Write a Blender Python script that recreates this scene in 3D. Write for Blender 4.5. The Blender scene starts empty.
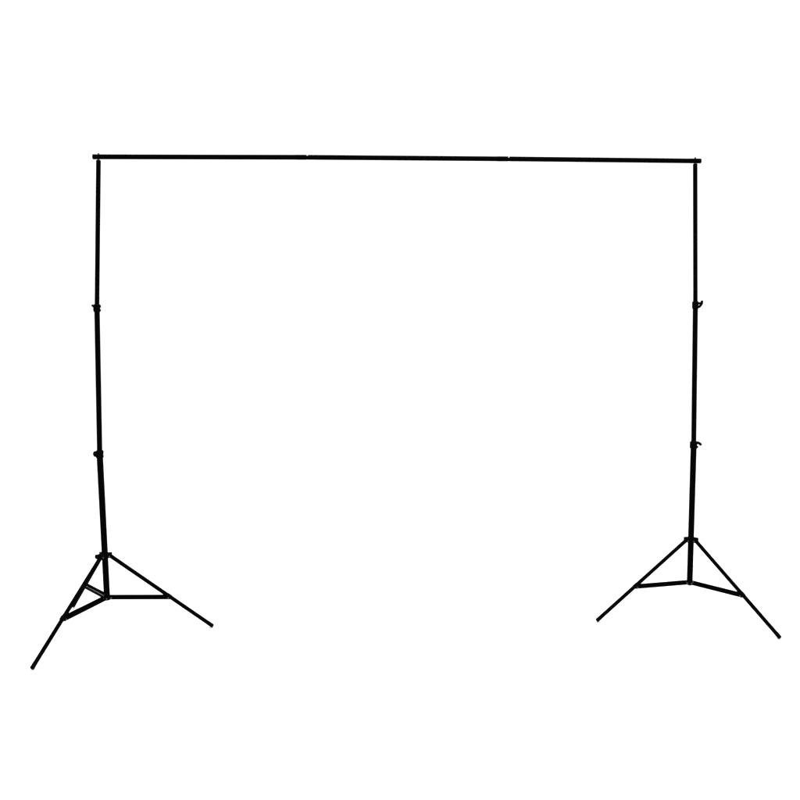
import bpy, bmesh, math, random
from mathutils import Vector, Matrix

random.seed(4)
scene = bpy.context.scene
col = scene.collection
V = Vector

# ------------------------------------------------------------------ camera
cam_data = bpy.data.cameras.new("camera")
cam = bpy.data.objects.new("camera", cam_data)
col.objects.link(cam)
cam_data.sensor_fit = 'HORIZONTAL'
cam_data.sensor_width = 36.0
cam_data.lens = 36.0 * 990.39 / 800.0
cam_data.shift_x = -19.21 / 800.0
cam_data.shift_y = -2.04 / 800.0
cam_data.clip_start = 0.05
cam_data.clip_end = 1000.0
cam.matrix_world = (Matrix.Translation((0, 0, 1.71521))
                    @ Matrix.Rotation(math.radians(90) - 0.11022, 4, 'X')
                    @ Matrix.Rotation(-0.00424, 4, 'Z'))
scene.camera = cam

# ------------------------------------------------------------------ white world and added area lights
world = bpy.data.worlds.new("World")
scene.world = world
world.use_nodes = True
bg = world.node_tree.nodes["Background"]
bg.inputs["Color"].default_value = (1.0, 1.0, 1.0, 1.0)
bg.inputs["Strength"].default_value = 1.0


def area_light(name, loc, target, size, watts):
    d = bpy.data.lights.new(name, 'AREA')
    d.shape = 'RECTANGLE'
    d.size, d.size_y = size
    d.energy = watts
    o = bpy.data.objects.new(name, d)
    col.objects.link(o)
    o.location = loc
    o.rotation_euler = (V(target) - V(loc)).to_track_quat('-Z', 'Y').to_euler()


area_light("added_overhead_light", (0.0, 3.6, 5.2), (0, 5, 0), (5.0, 3.0), 260)  # unseen lamp added overhead to brighten the floor and give highlights
area_light("added_key_light", (3.6, 0.6, 3.6), (0, 5, 1.0), (1.8, 1.8), 40)  # unseen lamp added front right, so left-facing sides stay dark

scene.view_settings.view_transform = 'Standard'
scene.view_settings.look = 'None'
scene.view_settings.gamma = 1.0
scene.view_settings.exposure = 0.45


# ------------------------------------------------------------------ materials
def mat(name, base, rough, metal=0.0, spec=0.5, vary=0.25, scale=60.0, bump=0.0):
    m = bpy.data.materials.new(name)
    m.use_nodes = True
    nt = m.node_tree
    b = nt.nodes["Principled BSDF"]
    b.inputs["Metallic"].default_value = metal
    b.inputs["Specular IOR Level"].default_value = spec
    tc = nt.nodes.new("ShaderNodeTexCoord")
    nz = nt.nodes.new("ShaderNodeTexNoise")
    nz.inputs["Scale"].default_value = scale
    nz.inputs["Detail"].default_value = 4.0
    nt.links.new(tc.outputs["Object"], nz.inputs["Vector"])
    ramp = nt.nodes.new("ShaderNodeMapRange")
    ramp.inputs["From Min"].default_value = 0.3
    ramp.inputs["From Max"].default_value = 0.7
    ramp.inputs["To Min"].default_value = 1.0 - vary
    ramp.inputs["To Max"].default_value = 1.0 + vary
    nt.links.new(nz.outputs["Fac"], ramp.inputs["Value"])
    mul = nt.nodes.new("ShaderNodeVectorMath")
    mul.operation = 'SCALE'
    mul.inputs[0].default_value = base
    nt.links.new(ramp.outputs["Result"], mul.inputs["Scale"])
    nt.links.new(mul.outputs["Vector"], b.inputs["Base Color"])
    rr = nt.nodes.new("ShaderNodeMapRange")
    rr.inputs["To Min"].default_value = rough - 0.06
    rr.inputs["To Max"].default_value = rough + 0.06
    nt.links.new(nz.outputs["Fac"], rr.inputs["Value"])
    nt.links.new(rr.outputs["Result"], b.inputs["Roughness"])
    if bump:
        bp = nt.nodes.new("ShaderNodeBump")
        bp.inputs["Strength"].default_value = bump
        bp.inputs["Distance"].default_value = 0.001
        nt.links.new(nz.outputs["Fac"], bp.inputs["Height"])
        nt.links.new(bp.outputs["Normal"], b.inputs["Normal"])
    return m


PAINT = mat("black_tube_paint", (0.0008, 0.0008, 0.0009), 0.6, spec=0.003)
PLASTIC = mat("black_plastic", (0.0011, 0.0011, 0.0012), 0.6, spec=0.004, scale=140, bump=0.2)
RUBBER = mat("black_rubber", (0.0014, 0.0014, 0.0014), 0.85, spec=0.01, scale=200, bump=0.3)
CHANNEL_HIGHLIGHT = mat("channel_floor_highlight", (0.2, 0.201, 0.206), 0.6, spec=0.1)  # lighter grey that paints in the highlight along the channel floor
STEEL = mat("dark_plated_steel", (0.035, 0.036, 0.04), 0.4, metal=1.0, vary=0.08)
RIVET = mat("dull_grey_rivet", (0.055, 0.056, 0.059), 0.55, metal=1.0, vary=0.2)
PAPER = mat("white_studio_floor", (0.86, 0.86, 0.86), 0.9, spec=0.1, vary=0.01, scale=3)


# ------------------------------------------------------------------ mesh helpers
def frame(d):
    d = V(d).normalized()
    up = V((0, 0, 1)) if abs(d.z) < 0.95 else V((1, 0, 0))
    s = d.cross(up).normalized()
    u = s.cross(d).normalized()
    return d, s, u


def lathe(bm, origin, axis, profile, n=24):
    """profile: (distance along axis, radius) pairs, closed at both ends"""
    d, s, u = frame(axis)
    o = V(origin)
    rings = []
    for t, r in profile:
        rings.append([bm.verts.new(o + d * t + (s * math.cos(a) + u * math.sin(a)) * r)
                      for a in (2 * math.pi * k / n for k in range(n))])
    for a, b in zip(rings, rings[1:]):
        for k in range(n):
            bm.faces.new((a[k], a[(k + 1) % n], b[(k + 1) % n], b[k]))
    bm.faces.new(rings[0][::-1])
    bm.faces.new(rings[-1])


def tube(bm, a, b, r, r2=None, n=24, ch=0.0012):
    a, b = V(a), V(b)
    L = (b - a).length
    r2 = r if r2 is None else r2
    lathe(bm, a, b - a, [(0, r - ch), (ch, r), (L - ch, r2), (L, r2 - ch)], n)


def sweep(bm, pts, rx, ry, side, n=14):
    """flattened rod through pts; rx in the plane of the curve, ry along `side`"""
    pts = [V(p) for p in pts]
    side = V(side).normalized()
    # smooth the path
    fine = []
    for i in range(len(pts) - 1):
        p0 = pts[max(i - 1, 0)]; p1 = pts[i]; p2 = pts[i + 1]; p3 = pts[min(i + 2, len(pts) - 1)]
        for k in range(5):
            t = k / 5
            fine.append(0.5 * ((2 * p1) + (p2 - p0) * t + (2 * p0 - 5 * p1 + 4 * p2 - p3) * t * t
                               + (3 * p1 - p0 - 3 * p2 + p3) * t ** 3))
    fine.append(pts[-1])
    rings = []
    for i, p in enumerate(fine):
        tg = (fine[min(i + 1, len(fine) - 1)] - fine[max(i - 1, 0)]).normalized()
        nrm = tg.cross(side).normalized()
        e = i / (len(fine) - 1)
        k = 0.72 if i in (0, len(fine) - 1) else 1.0
        rings.append([bm.verts.new(p + nrm * rx * k * math.cos(a) + side * ry * k * math.sin(a))
                      for a in (2 * math.pi * j / n for j in range(n))])
    for a, b in zip(rings, rings[1:]):
        for k in range(n):
            bm.faces.new((a[k], a[(k + 1) % n], b[(k + 1) % n], b[k]))
    bm.faces.new(rings[0][::-1])
    bm.faces.new(rings[-1])


def box(bm, centre, axes, half, bevel=0.0015):
    c = V(centre)
    ax = [V(a).normalized() for a in axes]
    sub = bmesh.new()
    bmesh.ops.create_cube(sub, size=2.0)
    bmesh.ops.scale(sub, vec=half, verts=sub.verts)
    if bevel:
        bmesh.ops.bevel(sub, geom=sub.edges[:], offset=bevel, segments=2, affect='EDGES', profile=0.5)
    vm = {}
    for v in sub.verts:
        vm[v] = bm.verts.new(c + ax[0] * v.co.x + ax[1] * v.co.y + ax[2] * v.co.z)
    for f in sub.faces:
        bm.faces.new([vm[v] for v in f.verts])
    sub.free()


def build(name, bm, material, parent=None, smooth=True, label=None):
    """link as one mesh object whose origin sits at the parent's origin"""
    bmesh.ops.recalc_face_normals(bm, faces=bm.faces[:])
    me = bpy.data.meshes.new(name)
    mats = material if isinstance(material, (list, tuple)) else [material]
    for m in mats:
        me.materials.append(m)
    off = V((0, 0, 0))
    p = parent
    while p is not None:
        off += p.location
        p = p.parent
    bmesh.ops.translate(bm, vec=-off, verts=bm.verts)
    bm.to_mesh(me)
    bm.free()
    o = bpy.data.objects.new(name, me)
    col.objects.link(o)
    if parent is not None:
        o.parent = parent
    if smooth:
        for f in me.polygons:
            f.use_smooth = True
        me.set_sharp_from_angle(angle=math.radians(38))
    if label:
        o["label"] = label
    return o


def thing(name, label, cat, loc, group=None):
    o = bpy.data.objects.new(name, None)
    col.objects.link(o)
    o.location = loc
    o.empty_display_size = 0.1
    o["label"] = label
    o["category"] = cat
    if group:
        o["group"] = group
    return o


# ------------------------------------------------------------------ the studio floor
bm = bmesh.new()
bmesh.ops.create_circle(bm, cap_ends=True, segments=96, radius=250.0)
fl = build("floor", bm, PAPER, smooth=False)
fl["kind"] = "structure"


# ------------------------------------------------------------------ light stand
def stand(label, top, h2, h1, hub, base, feet, lower_knob, upper_knob, hub_knob):
    top, h2, h1, hub, base = map(V, (top, h2, h1, hub, base))
    root = thing("backdrop_stand", label, "stand", (hub.x, hub.y, 0.0), "tripod stands of the backdrop frame")

    # telescoping column, each stage leaning by its own small angle
    bm = bmesh.new()
    tube(bm, base - (hub - base).normalized() * 0.010, h1 + (h1 - hub).normalized() * 0.01, 0.0154)
    build("base_tube", bm, PAINT, root)
    bm = bmesh.new()
    tube(bm, h1 - (h2 - h1).normalized() * 0.03, h2 + (h2 - h1).normalized() * 0.01, 0.0129)
    build("middle_tube", bm, PAINT, root)
    dt = (top - h2).normalized()
    bm = bmesh.new()
    tube(bm, h2 - dt * 0.03, top - dt * 0.0152, 0.0112)
    tt = build("top_tube", bm, PAINT, root)
    # the stud that passes up through the hole in the crossbar
    bm = bmesh.new()
    lathe(bm, top - dt * 0.020, dt, [(0, 0.0085), (0.0065, 0.0085), (0.0066, 0.0050), (0.031, 0.0050),
                                     (0.0335, 0.0048), (0.0385, 0.0032), (0.0400, 0.0014)], 16)
    build("stud", bm, STEEL, tt)

    # locking collars
    for c, d, r, knob in ((h1, h1 - hub, 0.0150, lower_knob), (h2, h2 - h1, 0.0127, upper_knob)):
        d = d.normalized()
        bm = bmesh.new()
        lathe(bm, c - d * 0.020, d, [(0, r + 0.0012), (0.001, r + 0.0022), (0.004, r + 0.0034), (0.013, r + 0.0034),
                                     (0.015, r + 0.0026), (0.021, r + 0.0026), (0.023, r + 0.0040), (0.034, r + 0.0040),
                                     (0.037, r + 0.0020), (0.039, r - 0.002), (0.040, r - 0.0045)], 28)
        cl = None
        knob(bm, c, r)
        cl = build("locking_collar", bm, PLASTIC, root)
        kb = bmesh.new()
        knob(kb, c, r, True)
        build("wing_knob", kb, PLASTIC, cl)

    # leg hub with three pairs of lugs
    up = (hub - base).normalized()
    bm = bmesh.new()
    lathe(bm, hub - up * 0.014, up, [(0, 0.0155), (0.001, 0.0168), (0.005, 0.0185), (0.024, 0.0185),
                                     (0.027, 0.0172), (0.028, 0.0150)], 28)
    dirs = []
    for f in feet:
        a = V((f[0] - base.x, f[1] - base.y, 0)).normalized()
        dirs.append(a)
        s = V((-a.y, a.x, 0))
        for q in (-1, 1):
            box(bm, hub + a * 0.0235 + s * q * 0.0116 + V((0, 0, 0.001)), (a, s, (0, 0, 1)), (0.0125, 0.0020, 0.0125), 0.0012)
        box(bm, hub + a * 0.021 + V((0, 0, 0.0115)), (a, s, (0, 0, 1)), (0.0098, 0.0128, 0.0022), 0.001)
    hb = build("leg_hub", bm, PLASTIC, root)
    if hub_knob:
        bm = bmesh.new()
        kd = V(hub_knob).normalized()
        tube(bm, hub + kd * 0.015, hub + kd * 0.040, 0.0050, n=16)
        build("knob_stem", bm, PLASTIC, hb)
        bm = bmesh.new()
        lobed_knob(bm, hub + kd * 0.036, kd, 0.0118, 0.013)
        build("locking_knob", bm, PLASTIC, hb)

    # base collar that the braces hinge on
    bm = bmesh.new()
    lathe(bm, base - up * 0.013, up, [(0, 0.0138), (0.001, 0.0155), (0.003, 0.0168), (0.020, 0.0168),
                                      (0.022, 0.0155), (0.023, 0.0140)], 28)
    bh = build("base_collar", bm, PLASTIC, root)

    for f, a in zip(feet, dirs):
        f = V(f)
        s = V((-a.y, a.x, 0))
        h = hub + a * 0.0250
        d = (f - h).normalized()
        j = h + (f - h) * 0.572
        # tubular leg, rubber tip, bracket
        bm = bmesh.new()
        tube(bm, h - d * 0.008, f - d * 0.02, 0.0101, n=20)
        leg = build("leg", bm, PAINT, root)
        bm = bmesh.new()
        L = 0.034
        lathe(bm, f - d * (L - 0.003), d, [(0, 0.0100), (0.001, 0.0105), (L - 0.006, 0.0105), (L - 0.002, 0.0092), (L, 0.0058)], 20)
        build("foot_cap", bm, RUBBER, leg)
        bm = bmesh.new()
        tube(bm, j - d * 0.015, j + d * 0.013, 0.0113, n=20)
        nrm = d.cross(s).normalized()
        if nrm.z > 0:
            nrm = -nrm
        for q in (-1, 1):
            box(bm, j + s * q * 0.0116 + nrm * 0.003, (d, s, nrm), (0.010, 0.0016, 0.009), 0.001)
        build("leg_bracket", bm, PLASTIC, leg)
        for q in (-1, 1):
            bm = bmesh.new()
            lathe(bm, j + s * q * 0.0140 + nrm * 0.007, s * q, [(0, 0.0044), (0.0018, 0.0042), (0.0030, 0.0028), (0.0034, 0.0010)], 12)
            build("rivet", bm, RIVET, leg)
        # pivot pin in the hub lugs
        for q in (-1, 1):
            bm = bmesh.new()
            lathe(bm, h + s * q * 0.0128 + V((0, 0, -0.004)), s * q, [(0, 0.0040), (0.0014, 0.0038), (0.0026, 0.0024), (0.003, 0.001)], 12)
            build("pivot_pin", bm, RIVET, leg)

        # brace: a pressed channel, open upwards
        p0 = base + a * 0.0160
        p1 = j + nrm * 0.006
        e = (p1 - p0).normalized()
        w = e.cross(V((0, 0, 1))).normalized()
        u = w.cross(e).normalized()
        hw, hh, t = 0.0154, 0.0085, 0.0018
        prof = [(-hw, hh), (-hw, -hh + 0.0035), (-hw + 0.0035, -hh), (hw - 0.0035, -hh), (hw, -hh + 0.0035), (hw, hh),
                (hw - t, hh), (hw - t, -hh + 0.0035 + t * .5), (hw - 0.0035 - t * .4, -hh + t),
                (-hw + 0.0035 + t * .4, -hh + t), (-hw + t, -hh + 0.0035 + t * .5), (-hw + t, hh)]
        bm = bmesh.new()
        A = [bm.verts.new(p0 - e * 0.004 + w * x + u * z) for x, z in prof]
        B = [bm.verts.new(p1 + e * 0.004 + w * x + u * z) for x, z in prof]
        n = len(prof)
        for k in range(n):
            fc = bm.faces.new((A[k], A[(k + 1) % n], B[(k + 1) % n], B[k]))
            if k == 8:
                fc.material_index = 1  # channel floor carries the painted highlight, walls stay black
        for R in (A[::-1], B):            # end caps as quads round the channel
            for k in range(5):
                R2 = list(R)
                if R is B:
                    bm.faces.new((R2[k], R2[k + 1], R2[n - 2 - k], R2[n - 1 - k]))
                else:
                    bm.faces.new((R2[n - 1 - k], R2[n - 2 - k], R2[k + 1], R2[k]))
        brace = build("brace", bm, [PAINT, CHANNEL_HIGHLIGHT], root)
        for q in (-1, 1):
            bm = bmesh.new()
            lathe(bm, p0 + e * 0.006 + w * q * (hw - 0.0004), w * q, [(0, 0.0046), (0.0016, 0.0044), (0.003, 0.003), (0.0034, 0.001)], 12)
            build("rivet", bm, RIVET, brace)
    return root


PX = 1 / 199.0            # metres that one photo pixel spans at the stands' distance


def rel(c, dx, dz, dy=0.0):
    return V(c) + V((dx * PX, dy, -dz * PX))


def lobed_knob(bm, c, axis, r, depth):
    """rounded six-lobed hand knob"""
    d, s, u = frame(axis)
    n = 36
    rings = []
    for t, k in ((0, 0.62), (0.10, 0.86), (0.3, 1.0), (0.62, 1.0), (0.86, 0.84), (1.0, 0.52)):
        rings.append([bm.verts.new(c + d * depth * t + (s * math.cos(a) + u * math.sin(a)) * r * k * (1 + 0.07 * math.cos(6 * a)))
                      for a in (2 * math.pi * q / n for q in range(n))])
    for a, b in zip(rings, rings[1:]):
        for q in range(n):
            bm.faces.new((a[q], a[(q + 1) % n], b[(q + 1) % n], b[q]))
    bm.faces.new(rings[0][::-1])
    bm.faces.new(rings[-1])


# each clamp: the pinch lugs belong to the collar (first call), the knob is its own mesh (second call)
def left_lower(bm, c, r, knob=False):
    ax = V((-0.62, -0.78, 0.0)).normalized()
    if not knob:
        box(bm, c + ax * (r + 0.004), (ax, (ax.y, -ax.x, 0), (0, 0, 1)), (0.006, 0.007, 0.012))
        box(bm, c + V((0.82, -0.5, 0)).normalized() * (r + 0.002) + V((0, 0, -0.004)), ((0.82, -0.5, 0), (0.5, 0.82, 0), (0, 0, 1)), (0.004, 0.006, 0.013))
    else:
        lobed_knob(bm, c + ax * (r + 0.003) + V((0, 0, 0.003)), ax, 0.0142, 0.0140)


def left_upper(bm, c, r, knob=False):
    if not knob:
        box(bm, rel(c, 2.5, -1.5), ((1, 0, 0), (0, 1, 0), (0, 0, 1)), (0.0050, 0.0085, 0.0062), 0.0018)
        box(bm, rel(c, 2.6, 2.2), ((1, 0, 0), (0, 1, 0), (0, 0, 1)), (0.0046, 0.0085, 0.0040), 0.0018)
        box(bm, rel(c, -2.5, 0.9), ((1, 0, 0), (0, 1, 0), (0, 0, 1)), (0.0040, 0.0085, 0.0120), 0.0018)
    else:
        sweep(bm, [rel(c, -2.2, -0.6), rel(c, -3.0, -1.5), rel(c, -3.9, -2.2), rel(c, -4.8, -2.7)], 0.0056, 0.010, (0, 1, 0))
        sweep(bm, [rel(c, -2.2, -1.9), rel(c, -3.1, -2.2), rel(c, -4.4, -2.6)], 0.0034, 0.008, (0, 1, 0))


def right_upper(bm, c, r, knob=False):
    if not knob:
        box(bm, rel(c, -1.6, 0.0), ((1, 0, 0), (0, 1, 0), (0, 0, 1)), (0.0075, 0.0075, 0.014), 0.002)
        box(bm, rel(c, 3.0, 2.1), ((1, 0, 0), (0, 1, 0), (0, 0, 1)), (0.0068, 0.007, 0.0048), 0.0016)
    else:
        tube(bm, rel(c, 1.5, -1.7), rel(c, 6.0, -1.7), 0.0062, n=16)
        sweep(bm, [rel(c, 6.2, -4.4), rel(c, 6.5, -3.2), rel(c, 6.4, -1.8), rel(c, 5.7, -0.3), rel(c, 4.6, 1.1), rel(c, 3.8, 2.0)],
              0.0064, 0.009, (0, 1, 0))


def right_lower(bm, c, r, knob=False):
    if not knob:
        box(bm, rel(c, -2.0, 0.3), ((1, 0, 0), (0, 1, 0), (0, 0, 1)), (0.0090, 0.0075, 0.0155), 0.002)
        box(bm, rel(c, 3.2, 2.2), ((1, 0, 0), (0, 1, 0), (0, 0, 1)), (0.0062, 0.007, 0.0052), 0.0016)
    else:
        sweep(bm, [rel(c, 1.6, -1.8), rel(c, 3.6, -2.2), rel(c, 5.4, -1.7), rel(c, 6.8, -0.6), rel(c, 7.6, 0.4)],
              0.0072, 0.009, (0, 1, 0))


stand("black telescopic tripod stand on the left, three splayed legs all visible, knobs facing outward",
      (-1.5206, 4.8091, 2.3426), (-1.5564, 4.8091, 1.6273), (-1.5717, 4.8091, 0.9126),
      (-1.5686, 4.8091, 0.4016), (-1.5640, 4.8091, 0.1872),
      [(-1.7612, 4.3290, 0.010), (-1.0570, 4.8875, 0.010), (-1.8830, 5.2232, 0.010)],
      left_lower, left_upper, (-0.66, -0.74, 0.05))
stand("black telescopic tripod stand on the right, third leg hidden behind its pole, hooked wing knobs",
      (1.3872, 5.0600, 2.3438), (1.4073, 5.0600, 1.6251), (1.4175, 5.0600, 0.9056),
      (1.4171, 5.0600, 0.4053), (1.4157, 5.0600, 0.1762),
      [(0.9106, 4.9450, 0.010), (1.7591, 4.6834, 0.010), (1.5642, 5.5900, 0.010)],
      right_lower, right_upper, None)

# ------------------------------------------------------------------ crossbar resting on the two studs
P = [V((-1.5474, 4.8067, 2.3434)), V((-0.5368, 4.8939, 2.3481)), V((0.4463, 4.9788, 2.3472)), V((1.4165, 5.0625, 2.3435))]
bar = thing("crossbar", "long thin black horizontal crossbar of three joined tubes across both stands", "crossbar", P[0])
R = 0.0120
for i in range(3):
    a, b = P[i], P[i + 1]
    d = (b - a).normalized()
    bm = bmesh.new()
    a2 = a + d * (0.006 if i == 0 else 0.0030)
    b2 = b - d * (0.006 if i == 2 else 0.0030)
    L = (b2 - a2).length
    # swaged: the receiving end is a hair wider than the tube
    lathe(bm, a2, d, [(0, R - 0.001), (0.001, R), (L - 0.056, R), (L - 0.050, R + 0.0004), (L - 0.001, R + 0.0004), (L, R - 0.001)], 28)
    sec = build("bar_section", bm, PAINT, bar)
    if i < 2:
        bm = bmesh.new()
        ri = 0.0100 if i == 0 else 0.0090
        lo = V((0, 0, ri - R + 0.0004))       # the insert rests on the bottom of the wider tubes
        tube(bm, b - d * 0.03 + lo, b + d * 0.03 + lo, ri, n=20)
        build("joint_insert", bm, PAINT, sec)
    for q, end in ((0, -1), (2, 1)):
        if i == q:
            e = a if end < 0 else b
            bm = bmesh.new()
            lathe(bm, e - d * end * 0.016, d * end, [(0, R + 0.0001), (0.001, R + 0.0005), (0.013, R + 0.0005), (0.016, R - 0.0005), (0.0172, R - 0.004)], 24)
            build("end_cap", bm, PLASTIC, sec)
